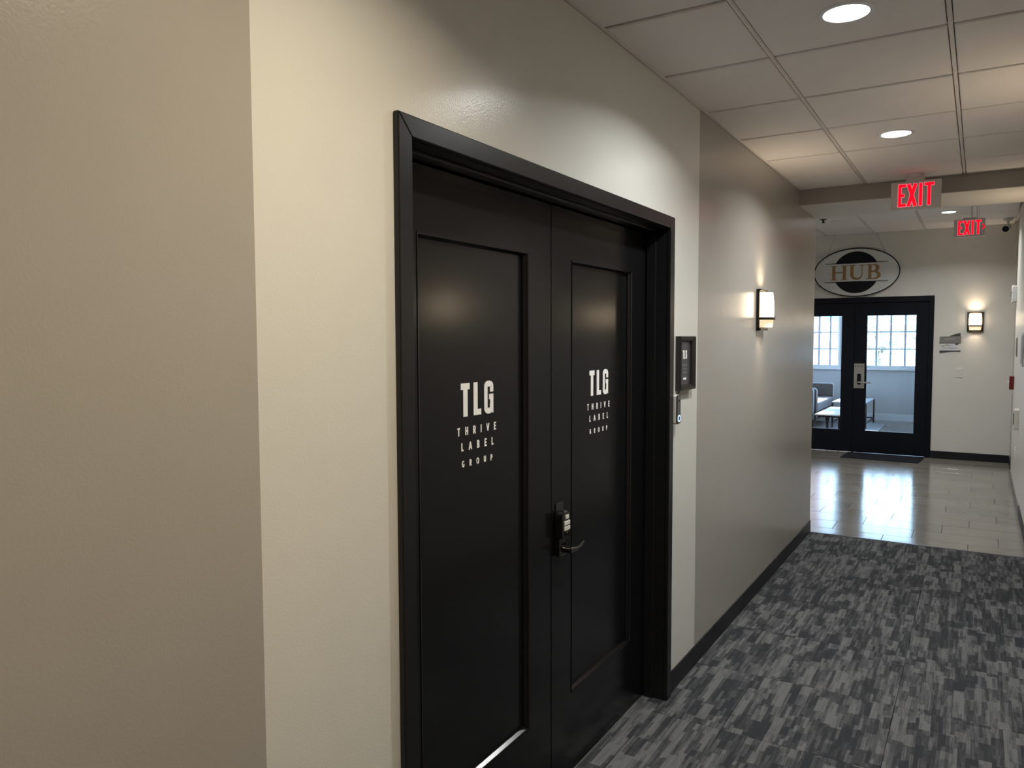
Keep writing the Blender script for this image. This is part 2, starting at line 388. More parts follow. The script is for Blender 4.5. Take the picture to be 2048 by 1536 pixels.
# ------------------------------------------------------------------ ceiling grid
cl = MB(); cl.box(-T, XR+.12, YB, YS0, H+.03, H+.08); cl.box(XL, XR+.14, YS1, YW, HL+.03, HL+.08); ceiling = S(cl.build('ceiling', 'tile'))
panel_cache = {}
def cpanel(x0, x1, y0, y1, z):
    k = (round(x1-x0, 3), round(y1-y0, 3))
    if k not in panel_cache:
        dx, dy = x1-x0, y1-y0; e = .004
        vs = [(e,e,0),(dx-e,e,0),(dx-e,dy-e,0),(e,dy-e,0),(0,0,.004),(dx,0,.004),(dx,dy,.004),(0,dy,.004),(0,0,.016),(dx,0,.016),(dx,dy,.016),(0,dy,.016)]
        fs = [(0,3,2,1)]+[(i,(i+1)%4,4+(i+1)%4,4+i) for i in range(4)]+[(4+i,4+(i+1)%4,8+(i+1)%4,8+i) for i in range(4)]+[(8,9,10,11)]
        b = MB(); b.add(vs, fs); o = b.build('ceiling_panel', 'tile', ceiling); panel_cache[k] = o
    else: o = panel_cache[k].copy(); C.objects.link(o)
    o.location = (x0, y0, z+random.uniform(-.0006, .0006))
def grid(xs, ys, z, name=''):
    g = .0115
    for i in range(len(xs)-1):
        for j in range(len(ys)-1):
            cpanel(xs[i]+(g if i else .004), xs[i+1]-g, ys[j]+g, ys[j+1]-(g if j < len(ys)-2 else .004), z)
    for x in xs[1:-1]:
        b = MB(); b.box(x-.0075, x+.0075, ys[0], ys[-1], z+.0045, z+.030); b.box(x-.0025, x+.0025, ys[0], ys[-1], z+.0015, z+.0045)
        b.build('main_runner', 'tbar', ceiling)
    for i in range(len(xs)-1):
        for y in ys[1:-1]:
            b = MB(); b.box(xs[i]+.008, xs[i+1]-.008, y-.0055, y+.0055, z+.009, z+.03); b.build('cross_tee', 'tbar', ceiling)
Y0 = 2.5824
ysc = [YB]+[Y0+k*G for k in range(-6, 6)]+[YS0]
X1, X2 = .454, 1.0698
grid([0.0, X1, X2, XR], ysc, H)
for (xa, xb) in ((0, .018), (XR-.018, XR)):
    b = MB(); b.box(xa, xb, YB, YS0, H-.0012, H+.0005); b.box(xa if xa < 1 else XR-.0015, .0015 if xa < 1 else XR, YB, YS0, H-.0012, H+.018); b.build('wall_angle', 'tbar', ceiling)
ysl = [YS1]+[11.24-G*k for k in range(7, -1, -1) if 11.24-G*k > YS1+.1]+[YF]
grid([XL]+[-.722-.6130*k for k in (3, 2, 1)]+[-.722, -.109, .521, 1.135, XR], ysl, HL)
b = MB(); b.box(XL, XR+.14, YF+.14, YW, HL, HL+.02); b.build('lounge_ceiling', 'tile', ceiling)

# ------------------------------------------------------------------ baseboards
def base(name, x0, x1, y0, y1, h=.102, m='base'):
    b = MB(); b.box(x0, x1, y0, y1, 0, h); return S(b.build(name, m, bevel=.002))
base('baseboard_left', 0, .006, 3.333, YS1+.006)
base('baseboard_left_near', 0, .006, YB, 1.418)
base('baseboard_corridor_right', XR-.006, XR, YB, 8.42)
base('baseboard_lobby_right', XR-.008, XR, 8.42, 10.74, .085, 'basegrey')
base('baseboard_right_recess', XR+.012, XR+.02, 10.75, YF-.008)
base('baseboard_far', FX1+.013, XR+.012, YF-.008, YF)
base('baseboard_lobby_left', XL, 0, YS1, YS1+.006)
base('baseboard_lounge', -1.9, XR+.02, YW-.018, YW, .136, 'sill')

# ------------------------------------------------------------------ door_1: the black double door on the left
door = S(empty('door_1', (-.1, 2.388, 0)))
b = MB()   # casing: flat stock with rounded outer edges, mitred look
cw = .052
co0, co1, cz = 1.422, 3.332, 2.187
b.prism([(co0, 0), (co0+cw, 0), (co0+cw, cz-cw), (co0, cz)], plane(0, 0, 0, '+x'), 0, .018); b.prism([(co1-cw, 0), (co1, 0), (co1, cz), (co1-cw, cz-cw)], plane(0, 0, 0, '+x'), 0, .018)
b.build('side_casing', 'blackcase', door, bevel=.003, seg=2)
b = MB(); b.prism([(co0, cz), (co1, cz), (co1-cw, cz-cw), (co0+cw, cz-cw)], plane(0, 0, 0, '+x'), 0, .018)
b.build('head_casing', 'blackcase', door, bevel=.003, seg=2)
ji0, ji1, jz = 1.483, 3.282, 2.134
b = MB(); b.box(-T, 0, DY0, ji0, 0, DZ); b.box(-T, 0, ji1, DY1, 0, DZ); b.box(-T, 0, ji0, ji1, jz, DZ)
b.build('jamb', 'blackcase', door)
b = MB(); b.box(-.092, -.050, ji0, ji0+.010, 0, jz-.010); b.box(-.092, -.050, ji1-.010, ji1, 0, jz-.010); b.box(-.092, -.050, ji0, ji1, jz-.010, jz)
b.build('door_stop', 'blackcase', door, bevel=.002)
def leaf(y0, y1, py0, py1, pz0, pz1, toff):
    X, XB, z0, z1 = -.100, -.138, .008, 2.120
    b = MB(); Oq = [(y0, z0), (y1, z0), (y1, z1), (y0, z1)]; Iq = [(py0, pz0), (py1, pz0), (py1, pz1), (py0, pz1)]
    b.add([(X, *q) for q in Oq]+[(X, *q) for q in Iq]+[(XB, *q) for q in Oq]+[(XB, *q) for q in Iq],
          [f for i in range(4) for k in [(i+1) % 4] for f in ((i, k, 4+k, 4+i), (8+i, 12+i, 12+k, 8+k), (i, 8+i, 8+k, k), (4+i, 4+k, 12+k, 12+i))])
    lf = b.build('door_leaf', 'black', door, bevel=.0012)
    d = .018; s = .007
    b = MB(); P = [(py0, pz0), (py1, pz0), (py1, pz1), (py0, pz1)]; Q = [(py0+s, pz0+s), (py1-s, pz0+s), (py1-s, pz1-s), (py0+s, pz1-s)]
    vs = [(X-.002, a, c) for a, c in P]+[(X-.013, a, c) for a, c in Q]+[(X-d, a, c) for a, c in Q]
    b.add(vs, [(i, (i+1) % 4, 4+(i+1) % 4, 4+i) for i in range(4)]+[(4+i, 4+(i+1) % 4, 8+(i+1) % 4, 8+i) for i in range(4)]+[(8, 9, 10, 11)])
    pn = b.build('door_panel', 'black', lf)
    pn.matrix_parent_inverse = Matrix()
    b = MB(); w5 = .007; A = [(py0, pz0), (py1, pz0), (py1, pz1), (py0, pz1)]; B5 = [(py0-w5, pz0-w5), (py1+w5, pz0-w5), (py1+w5, pz1+w5), (py0-w5, pz1+w5)]
    b.add([(X-.001, *q) for q in B5]+[(X+.0022, *q) for q in B5]+[(X+.0006, *q) for q in A]+[(X-.004, *q) for q in A], [f for i in range(4) for k in [(i+1) % 4] for f in ((i, k, 4+k, 4+i), (4+i, 4+k, 8+k, 8+i), (8+i, 8+k, 12+k, 12+i))])
    b.build('panel_bead', 'black', lf)
    L = MB(); P = plane(X-d, 0, 0, '+x'); a, c = .0002, .0010
    y = 1.859+toff[0]; dz = toff[1]
    heavyTLG(L, P, y, 1.4215+dz, .178, .1, a, c)
    write(L, 'THRIVE', P, 1.840+toff[0], 1.366+dz, .211, .0245, a, c, s=.20)
    write(L, 'LABEL', P, 1.860+toff[0], 1.3195+dz, .176, .0245, a, c, s=.20)
    write(L, 'GROUP', P, 1.862+toff[0], 1.2705+dz, .167, .0195, a, c, s=.20)
    tag(L.build('lettering', 'whitevinyl', lf), 'white TLG THRIVE LABEL GROUP vinyl lettering')
    return lf
door_w = Matrix.Translation((-.1, 2.388, 0))
l1 = leaf(1.487, 2.3855, 1.641, 2.222, .315, 1.934, (0, 0))
l2 = leaf(2.3905, 3.278, 2.553, 3.112, .315, 1.934, (.8785, .0045))
# astragal shadow gap is real; keypad lever lock on the far leaf
b = MB(); b.prism([(-.030, -.10), (.030, -.10), (.030, .09), (-.030, .09)], plane(-.100, 2.448, .970, '+x'), 0, .004)
b.build('lock_plate', 'gloss', l2, bevel=.002)
b = MB()
P = plane(-.096, 2.436, .985, '+x')
prof = [(-.030, -.050), (.030, -.050), (.030, .030)]+arc(0, .030, .030, .020, 0, 180, 10)[1:]
b.prism(prof, P, 0, .034); b.prism([(-.026, -.118), (.026, -.118), (.026, -.048), (-.026, -.048)], P, 0, .020)
b.build('keypad_lock', 'gloss', l2, bevel=.006, seg=3)
for (a0, a1, z0, z1) in ((-.011, .011, .021, .036), (-.021, .021, -.001, .014), (-.021, .021, -.020, -.005)):
    b = MB(); b.prism([(a0, z0), (a1, z0), (a1, z1), (a0, z1)], P, .033, .038); b.build('keypad_button', 'key', l2, bevel=.0015)
b = MB(); b.lathe([(.0, .042), (.010, .042), (.0125, .038), (.0125, .030)], V((-.096, 2.436, .953)), (1, 0, 0), 20); b.build('key_cylinder', 'gloss', l2, smooth=True)
b = MB(); b.lathe([(.026, 0), (.026, .006), (.021, .012), (.013, .016), (.0115, .052), (.0, .052)], V((-.096, 2.440, .893)), (1, 0, 0), 24)
b.build('lever_rose', 'gloss', l2, smooth=True)
b = MB()
lp = [(0, 0, .011), (.012, -.001, .0115), (.04, -.006, .010), (.075, -.004, .009), (.10, .004, .008), (.112, .008, .004)]
ring = []
for (dy, dz, r) in lp:
    for k in range(10):
        a = 2*PI*k/10; ring.append((-.046+math.cos(a)*r*.55, 2.432+dy, .893+dz+math.sin(a)*r))
fs = [(i*10+k, i*10+(k+1) % 10, (i+1)*10+(k+1) % 10, (i+1)*10+k) for i in range(len(lp)-1) for k in range(10)]+[tuple(range(9, -1, -1)), tuple(range((len(lp)-1)*10, len(lp)*10))]
b.add(ring, fs); b.build('lever_handle', 'gloss', l2, smooth=True)
for lf in (l1, l2):
    lf.matrix_parent_inverse = door_w.inverted()
    for ch in lf.children: ch.matrix_parent_inverse = Matrix()

# ------------------------------------------------------------------ recessed downlights
def downlight(label, x, y, z, group, proto=None):
    if proto is None:
        e = empty('ceiling_light', (x, y, z), worldkids=False)
        b = MB(); b.lathe([(.0715, -.001), (.0745, -.0045), (.086, -.0045), (.0895, -.001), (.0895, .002), (.0715, .002)], (0, 0, 0), (0, 0, 1), 48, closed=True)
        b.build('trim_ring', 'ring', e, smooth=True)
        b = MB(); b.lathe([(.0, -.0022), (.05, -.0018), (.0712, -.0008), (.0712, .001)], (0, 0, 0), (0, 0, 1), 48); b.build('lens', 'lens', e, smooth=True)
    else: e = copy_tree(proto); e.location = (x, y, z)
    ld = bpy.data.lights.new('downlight', 'AREA'); ld.shape = 'DISK'; ld.size = .135; ld.energy = DOWN_W; ld.color = (.985, 1, .975); ld.spread = math.radians(146)
    lo = bpy.data.objects.new('lamp', ld); C.objects.link(lo); lo.location = (0, 0, -.006); lo.parent = e
    return tag(e, label, 'ceiling light', group)
D0 = downlight('large nearest round recessed ceiling light in the corridor ceiling', .77, 2.887, H, 'recessed lights in the corridor ceiling')
def dl(label, x, y, z, g, pw=1, col=(.985, 1, .975)):
    c = empty('ceiling_light', (x, y, z), worldkids=False)
    for ch in D0.children:
        if ch.type == 'MESH': k = ch.copy(); C.objects.link(k); k.parent = c
    ld = bpy.data.lights.new('downlight', 'AREA'); ld.shape = 'DISK'; ld.size = .135; ld.energy = DOWN_W*pw; ld.color = col; ld.spread = math.radians(146)
    lo = bpy.data.objects.new('lamp', ld); C.objects.link(lo); lo.location = (0, 0, -.006); lo.parent = c
    return tag(c, label, 'ceiling light', g)
dl('second round recessed ceiling light, in the corridor ceiling above the first exit sign', .77, 4.716, H, 'recessed lights in the corridor ceiling')
dl('added warmer recessed ceiling light just behind the camera, outside the picture', .77, 1.058, H, 'recessed lights in the corridor ceiling', .85, (1, .855, .63))  # added out of view to brighten and warm the near wall
dl('added warmer recessed ceiling light far behind the camera, outside the picture', .77, -.77, H, 'recessed lights in the corridor ceiling', .75, (1, .855, .63))  # second added lamp, unseen, for more warm light from behind
dl('small far recessed ceiling light in the lobby ceiling left of the second exit sign', .842, 10.385, HL, 'recessed lights in the lobby ceiling', 1.1)
dl('added recessed lobby ceiling light hidden above the soffit', .21, 8.2, HL, 'recessed lights in the lobby ceiling', 1.1)  # added to lift the lobby brightness; no such lamp is seen
dl('added recessed lobby ceiling light hidden behind the left wall', -1.65, 9.4, HL, 'recessed lights in the lobby ceiling', 1.1)  # another unseen lamp added to fill the lobby with light

# ------------------------------------------------------------------ wall sconces
def make_sconce():
    e = empty('wall_sconce', (0, 0, 0), worldkids=False)
    b = MB(); b.box(0, .008, -.093, .093, -.128, .128); b.box(.008, .020, -.093, -.080, -.128, .128); b.box(.008, .020, .080, .093, -.128, .128); b.box(.008, .030, -.093, .093, -.128, -.112)
    b.box(.008, .026, -.093, .093, .118, .128)
    b.build('backplate', 'dark', e, bevel=.001)
    def barrel(z0, z1, mi):
        n = 16; m = 8; vs = []; fs = []
        for j in range(m+1):
            z = z0+(z1-z0)*j/m; bl = 1-.55*(z/.125)**2*.25
            for i in range(n+1):
                a = -PI/2+PI*i/n
                vs.append((.010+.075*bl*(abs(math.cos(a))**.75), .074*bl*math.copysign(abs(math.sin(a))**.85, math.sin(a)), z))
        for j in range(m):
            for i in range(n): fs.append((j*(n+1)+i, j*(n+1)+i+1, (j+1)*(n+1)+i+1, (j+1)*(n+1)+i))
        return MB().add(vs, fs)
    barrel(-.046, .108, 0).build('glass_shade', 'glow', e, smooth=True)
    tag(barrel(-.108, -.062, 0).build('lower_shade', 'glowlow', e, smooth=True), 'cream lower part of the glass shade')
    b = MB(); n = 16
    pts = []
    for i in range(n+1):
        a = -PI/2+PI*i/n
        pts.append((.012+.080*(abs(math.cos(a))**.7), .080*math.copysign(abs(math.sin(a))**.85, math.sin(a))))
    b.ribbon(pts, .006, (V((0, 0, -.054)), V((1, 0, 0)), V((0, 1, 0)), V((0, 0, 1))), -.008, .008)
    b.build('strap', 'dark', e)
    return e
def sconce_lights(e):
    for nm, z, rx, wv, sp in (('up_lamp', .100, PI, SCONCE_W, 105), ('down_lamp', -.100, 0, SCONCE_W*.35, 95)):
        ld = bpy.data.lights.new(nm, 'AREA'); ld.shape = 'RECTANGLE'; ld.size = .055; ld.size_y = .10; ld.energy = wv; ld.color = (1, .78, .53); ld.spread = math.radians(sp)
        lo = bpy.data.objects.new(nm, ld); C.objects.link(lo); lo.location = (.048, 0, z); lo.rotation_euler = (rx, 0, 0); lo.parent = e
SCN = make_sconce()
def place_sconce(label, x, y, z, rz, first=False):
    e = SCN if first else copy_tree(SCN)
    e.location = (x, y, z); e.rotation_euler = (0, 0, rz); return tag(e, label, 'wall lamp', 'wall sconces with white glass shades')
sl = [place_sconce('lit wall sconce on the left taupe corridor wall beyond the framed sign', 0, 4.968, 1.825, 0, True),
      place_sconce('lit wall sconce on the far lobby wall right of the HUB doors', 1.136, YF, 1.848, -PI/2),
      place_sconce('lit wall sconce cut by the right edge of the picture on the right wall', XR, 6.46, 1.825, PI),
      place_sconce('wall sconce on the right wall opposite the black double door, outside the picture', XR, 4.0, 1.825, PI)]
for e in sl: sconce_lights(e)

# ------------------------------------------------------------------ exit signs
def exit_text(mb, P, h0, h1, mi, grow):
    k = grow
    def bar(u0, u1, v0, v1): mb.prism([(u0-k, v0-k), (u1+k, v0-k), (u1+k, v1+k), (u0-k, v1+k)], P, h0, h1, mi)
    hh = .150; s = .019
    bar(-.108, -.108+s, 0, hh); bar(-.108, -.060, hh-s, hh); bar(-.108, -.060, 0, s); bar(-.108, -.072, hh/2-s/2, hh/2+s/2)
    for (a, c) in (((-.046, 0), (-.004, hh)), ((-.004, 0), (-.046, hh))): mb.ribbon([(a[0], a[1]-k), (c[0], c[1]+k)], s*1.1+2*k, P, h0, h1, mi)
    bar(.018, .018+s, 0, hh); bar(.050, .106, hh-s, hh); bar(.0685, .0685+s, 0, hh)
def exit_sign(name, label, x, y, ztop, w_, ceil, arrow):
    e = empty(name, (x, y, ztop)); d = .045
    b = MB(); b.box(x-w_/2, x+w_/2, y, y+d, ztop-.188, ztop); b.build('housing', 'exitbody', e, bevel=.003)
    b = MB()
    if not arrow:
        b.lathe([(.055, 0), (.055, .010), (.048, .022), (.0, .024)], V((x-.01, y+d/2, ceil)), (0, 0, -1), 28); b.box(x-.062, x+.05, y+.004, y+d-.004, ztop, ceil-.018)
    else:
        b.box(x-.06, x+.06, y+.008, y+d-.008, ztop, ztop+.014); b.tube((x+.02, y+d/2, ztop+.01), (x+.02, y+d/2, ceil), .007)
        b.lathe([(.05, 0), (.05, .012), (.0, .016)], V((x+.02, y+d/2, ceil)), (0, 0, -1), 24)
    b.build('canopy', 'exitbody', e, smooth=True)
    P = plane(x+.002, y, ztop-.168, '-y')
    b = MB(); exit_text(b, P, -.001, .0006, 0, .0022); b.build('letter_edge', 'redrim', e)
    b = MB(); exit_text(b, P, -.001, .0014, 0, 0); b.build('letters', 'red', e)
    if arrow:
        b = MB(); b.ribbon([(.116, .105), (.138, .078), (.116, .051)], .012, P, -.001, .0014); b.build('arrow', 'red', e)
    return tag(e, label, 'exit sign', 'red lit exit signs')
exit_sign('exit_sign', 'white exit sign with red lit letters hanging in front of the taupe soffit', .792, 5.925, 2.708, .302, H, False)
exit_sign('exit_sign', 'smaller far exit sign with a right arrow hanging from the lobby ceiling', 1.063, 9.62, 2.908, .290, HL, True)

# ------------------------------------------------------------------ framed sign and doorbell by the door
e = empty('framed_sign', (0, 3.510, 1.41))
P = plane(0, 3.510, 1.535, '+x'); fw_, fh_ = .108, .126
b = MB()
O_ = [(-fw_, -fh_), (fw_, -fh_), (fw_, fh_), (-fw_, fh_)]; i1 = .004; I_ = .026
lv = [(0, 0), (0, .024), (i1, .028), (I_-.006, .020), (I_, .014), (I_, .006)]
vs = []
for inset, hgt in lv:
    for (sx, sy) in ((-1, -1), (1, -1), (1, 1), (-1, 1)):
        vs.append(P[0]+P[1]*(sx*(fw_-inset))+P[2]*(sy*(fh_-inset))+P[3]*hgt)
fs = [(j*4+i, j*4+(i+1) % 4, (j+1)*4+(i+1) % 4, (j+1)*4+i) for j in range(len(lv)-1) for i in range(4)]
b.add(vs, fs); b.build('picture_frame', 'frame', e)
b = MB(); q = .083; b.prism([(-q, -.101), (q, -.101), (q, .101), (-q, .101)], P, .001, .008); b.build('print', 'art', e)
b = MB(); heavyTLG(b, P, -.030, .020, .058, .040, .008, .0088); b.build('large_letters', 'whitevinyl', e)
b = MB(); write(b, 'THRIVE', P, -.034, -.014, .066, .009, .008, .0085, s=.15); write(b, 'LABEL', P, -.030, -.031, .058, .009, .008, .0085, s=.15); write(b, 'GROUP', P, -.030, -.048, .058, .009, .008, .0085, s=.15)
b.build('small_letters', 'artgrey', e)
b = MB(); b.prism([(-.020, -.078), (.020, -.078), (.020, -.068), (-.020, -.068)], P, .008, .0086); b.build('print_badge', 'whitevinyl', e)
tag(e, 'small black framed TLG sign on the wall right of the black double door', 'sign')
e = empty('video_doorbell', (0, 3.363, 1.262))
P = plane(0, 3.363, 1.3285, '+x')
def rrect(w_, h_, r_, n=5):
    pts = []
    for (cx, cy, a0) in ((w_-r_, h_-r_, 0), (-w_+r_, h_-r_, 90), (-w_+r_, -h_+r_, 180), (w_-r_, -h_+r_, 270)): pts += arc(cx, cy, r_, r_, a0, a0+90, n)
    return pts
b = MB(); b.prism(rrect(.024, .066, .008), P, 0, .027); b.build('body', 'bell', e)
b = MB(); b.prism(rrect(.0235, .0655, .010), P, .027, .033); b.build('front_plate', 'gloss', e, bevel=.002)
b = MB(); P2 = (P[0]+V((0, 0, -.040)), P[1], P[2], P[3]); b.ribbon(arc(0, 0, .0135, .0135, 0, 360, 24), .0045, P2, .033, .0345); b.build('light_ring', 'bring', e)
b = MB(); b.prism(arc(0, 0, .0108, .0108, 0, 345, 23), P2, .033, .0342); b.build('button', 'bin_', e)
b = MB(); P3 = (P[0]+V((0, 0, .042)), P[1], P[2], P[3]); b.prism(arc(0, 0, .006, .006, 0, 330, 11), P3, .033, .0336); b.build('camera_eye', 'signblack', e)
tag(e, 'slim black doorbell with glowing blue ring between door casing and framed sign', 'doorbell')
b = MB(); b.prism(rrect(.060, .011, .008), plane(0, 3.500, 1.3975, '+x'), 0, .010); tag(b.build('sign_bracket', 'wedge', bevel=.002), 'grey-beige tab on the wall directly under the small framed sign', 'bracket')

# ------------------------------------------------------------------ HUB oval hanging sign
YH = YF-.035
e = empty('hanging_sign', (-.325, YH, 2.222))
P = plane(-.325, YH, 2.562, '-y')
b = MB(); b.prism(arc(0, 0, .560, .342, 0, 354, 59), P, -.012, .008); b.build('oval_board', 'signwhite', e)
b = MB(); b.ribbon(arc(0, 0, .554, .336, 0, 360, 72), .015, P, .008, .0105); b.build('border', 'signblack', e)
b = MB(); hz = .128
for sg in (1, -1):
    a0 = math.degrees(math.asin(hz/.292)); b.prism([(x_, sg*y_) for x_, y_ in arc(0, 0, .300, .292, a0, 180-a0, 28)], P, .008, .0105)
    b.ribbon([(-.41, sg*(hz+.004)), (0, sg*(hz+.004)), (.41, sg*(hz+.004))], [.006, .016, .006], P, .008, .0105)
b.build('black_disc', 'signblack', e)
b = MB(); h0, h1 = .008, .012
def R(u0, u1, v0, v1): b.prism([(u0, v0), (u1, v0), (u1, v1), (u0, v1)], P, h0, h1)
vb, vt = -.102, .102; st = .042; th = .012; sf = .011
def serif(cx, w_, v, up_):
    R(cx-w_/2, cx+w_/2, v if up_ else v-sf, v+sf if up_ else v)
# H
R(-.312, -.312+st, vb, vt); R(-.172, -.172+st, vb, vt); R(-.28, -.16, -.004, .010)
for cx in (-.291, -.151): serif(cx, .082, vb, True); serif(cx, .082, vt, False)
# U
pu = [(-.052, vt), (-.052, -.035)]+arc(.013, -.035, .065, .058, 180, 360, 14)[1:]+[(.078, vt)]
wu = [st, st]+[st-(st-th)*i/14 for i in range(1, 15)]+[th]
b.ribbon(pu, wu, P, h0, h1); serif(-.052, .082, vt, False); serif(.078, .062, vt, False)
# B
R(.158, .158+st, vb, vt); R(.135, .20, vb, vb+sf); R(.135, .20, vt-sf, vt)
def bowl(cx, cy, rx, ry):
    pts = [(.19, cy+ry)]+arc(cx, cy, rx, ry, 90, -90, 14)+[(.19, cy-ry)]
    ww = [th]+[th+(st-th)*math.sin(PI*i/14) for i in range(15)]+[th]
    b.ribbon(pts, ww, P, h0, h1)
bowl(.225, .052, .052, .043); bowl(.230, -.048, .066, .048)
b.build('letters', 'gold', e)
for (x0_, x1_) in ((-.715, -.605), (.060, -.075)):
    b = MB(); n_ = 16; zA = 2.562+.342*math.sqrt(max(0, 1-((x0_+.325)/.56)**2))-.01
    for k in range(n_):
        t0, t1 = k/n_, (k+.75)/n_
        b.tube((x0_+(x1_-x0_)*t0, YH, zA+(HL-zA)*t0), (x0_+(x1_-x0_)*t1, YH, zA+(HL-zA)*t1), .004 if k % 2 else .0028, 6)
    b.tube((x0_, YH, zA), (x1_, YH, HL), .0016, 6)
    b.build('chain', 'steel', e)
tag(e, 'oval white HUB sign with black disc hanging on chains over the glass doors', 'sign')

# ------------------------------------------------------------------ door_2: black glazed double doors of the lounge
d2 = S(empty('door_2', (-.332, YF, 0)))
b = MB(); b.box(FX0, FX0+.045, YF-.012, YF+.12, 0, FZ); b.box(FX1-.045, FX1, YF-.012, YF+.12, 0, FZ); b.box(FX0+.045, FX1-.045, YF-.012, YF+.12, FZ-.065, FZ)
b.box(FX1, FX1+.013, YF-.012, YF, 0, FZ+.010); b.box(FX0-.013, FX0, YF-.012, YF, 0, FZ+.010); b.box(FX0, FX1, YF-.012, YF, FZ, FZ+.010)
b.build('door_frame', 'blackblue', d2, bevel=.001)
b = MB(); b.box(FX0+.045, FX1-.045, YF+.056, YF+.075, FZ-.085, FZ-.065); b.box(FX0+.045, FX0+.065, YF+.056, YF+.075, 0, FZ-.085); b.box(FX1-.065, FX1-.045, YF+.056, YF+.075, 0, FZ-.085); b.box(-.350, -.314, YF+.056, YF+.070, 0, FZ-.085)
b.build('door_stop', 'blackblue', d2)
def gleaf(x0, x1, g0, g1):
    z0, z1, gz0, gz1 = .010, FZ-.069, .322, 1.952
    b = MB(); b.box(x0, g0, YF+.01, YF+.055, z0, z1); b.box(g1, x1, YF+.01, YF+.055, z0, z1); b.box(g0, g1, YF+.01, YF+.055, z0, gz0); b.box(g0, g1, YF+.01, YF+.055, gz1, z1)
    lf = b.build('door_leaf', 'blackblue', d2, bevel=.0015)
    g = MB().box(g0, g1, YF+.030, YF+.036, gz0, gz1).build('glass_pane', 'glass', lf)
    return lf
g1_ = gleaf(FX0+.048, -.334, -1.125, -.500); g2_ = gleaf(-.330, FX1-.048, -.168, .444)
P = plane(-.258, YF+.01, 1.10, '-y')
b = MB(); b.prism([(-.068, -.176), (.068, -.176), (.068, .176), (-.068, .176)], P, 0, .012); b.build('lock_plate', 'steel', g2_, bevel=.003)
b = MB(); b.prism([(u_, v_-.045) for u_, v_ in rrect(.026, .078, .022)], P, .012, .017)
for u_ in (-.045, -.015, .02, .045): b.prism([(u_-.006, .13), (u_+.006, .13), (u_+.006, .145), (u_-.006, .145)], P, .012, .014)
b.build('keyhole_cover', 'signblack', g2_)
b = MB(); b.tube(V((-.262, YF+.0, 1.012)), V((-.262, YF-.055, 1.012)), .011); b.tube(V((-.262, YF-.05, 1.012)), V((-.100, YF-.055, 1.010)), .012, 12, .011); b.build('lever_handle', 'steel', g2_, smooth=True)
g1_.children[0].name = 'glass_pane'
for lf in (g1_, g2_):
    lf.matrix_parent_inverse = Matrix.Translation((-.332, YF, 0)).inverted()
    for ch in lf.children: ch.matrix_parent_inverse = Matrix()

# doormat
b = MB(); b.prism([(-.404, 11.30), (.552, 11.26), (.590, 11.835), (-.372, 11.855)], (V((0, 0, 0)), V((1, 0, 0)), V((0, 1, 0)), V((0, 0, 1))), 0, .011)
tag(b.build('doormat', 'matf', bevel=.004), 'flat black rubber doormat lying before the glass lounge doors', 'doormat')

# room plaque
e = empty('room_plaque', (.855, YF, 1.42)); P = plane(.855, YF, 1.560, '-y')
top = [(-.118+.236*i/16, .105+.030*math.sin((i/16-.55)*PI*1.05)+.004) for i in range(17)]
b = MB()
for i in range(16): b.prism([(top[i][0], .06), (top[i+1][0], .06), top[i+1], top[i]], P, 0, .006)
b.build('wave_top', 'signwave', e); b = MB()
bot = [(-.122+.244*i/16, -.128+.022*math.sin(i/16*PI*.62)) for i in range(17)]
for i in range(16): b.prism([bot[i], bot[i+1], (bot[i+1][0], -.092), (bot[i][0], -.092)], P, 0, .006)
b.build('wave_bottom', 'signwave', e)
b = MB(); b.prism([(-.128, .005), (.122, .005), (.128, .095), (-.122, .095)], P, 0, .012); b.build('name_bar', 'signbar', e, bevel=.002)
b = MB(); b.prism([(-.06, .052), (.06, .056), (.06, .070), (-.06, .066)], P, .012, .0125); b.build('raised_line', 'signtxt', e)
b = MB(); b.prism([(-.125, -.096), (.116, -.096), (.116, .004), (-.118, .004)], P, 0, .005); b.build('paper_insert', 'paper', e)
b = MB(); b.prism([(-.11, -.03), (-.03, -.005), (-.02, -.018), (-.09, -.046)], P, .005, .0055); b.build('green_print', 'green', e)
b = MB(); b.prism([(.055, -.02), (.10, -.012), (.10, -.0), (.06, -.0)], P, .005, .0055); b.prism([(-.04, -.030), (.02, -.018), (.02, -.022), (-.03, -.036)], P, .005, .0055); b.prism([(-.085, -.058), (.085, -.058), (.085, -.062), (-.085, -.062)], P, .005, .0055); b.build('dark_print', 'signwave', e)
tag(e, 'grey room plaque with wavy top and white insert right of the HUB doors', 'sign')
# light switch
e = empty('light_switch', (.968, YF, 1.108)); P = plane(.968, YF, 1.170, '-y')
b = MB(); b.prism(rrect(.042, .061, .005), P, 0, .009); b.build('cover_plate', 'lobby', e, bevel=.002)
b = MB(); b.prism([(-.017, -.034), (.017, -.034), (.017, .034), (-.017, .034)], P, .009, .012); b.build('rocker', 'lobby', e, bevel=.001)
tag(e, 'pale light switch on the far wall below the room plaque', 'light switch')

# security camera
e = empty('security_camera', (1.45, 11.35, HL))
b = MB(); b.lathe([(.055, 0), (.055, .018), (.040, .03), (.020, .034), (.0, .034)], V((1.45, 11.35, HL)), (0, 0, -1), 24); b.tube(V((1.45, 11.35, HL-.03)), V((1.45, 11.34, HL-.09)), .016); b.build('mount', 'white', e, smooth=True)
dirn = V((-.25, -1, -.35)).normalized()
c0 = V((1.45, 11.37, HL-.10)); b = MB(); b.lathe([(.0, 0), (.030, .002), (.042, .015), (.044, .10), (.040, .112), (.034, .115)], c0, dirn, 28); b.build('camera_body', 'white', e, smooth=True)
b = MB(); b.lathe([(.038, .110), (.036, .1165), (.0, .119)], c0, dirn, 28); b.build('lens_face', 'signblack', e, smooth=True)
tag(e, 'white bullet security camera with black face in the far upper right corner', 'security camera')
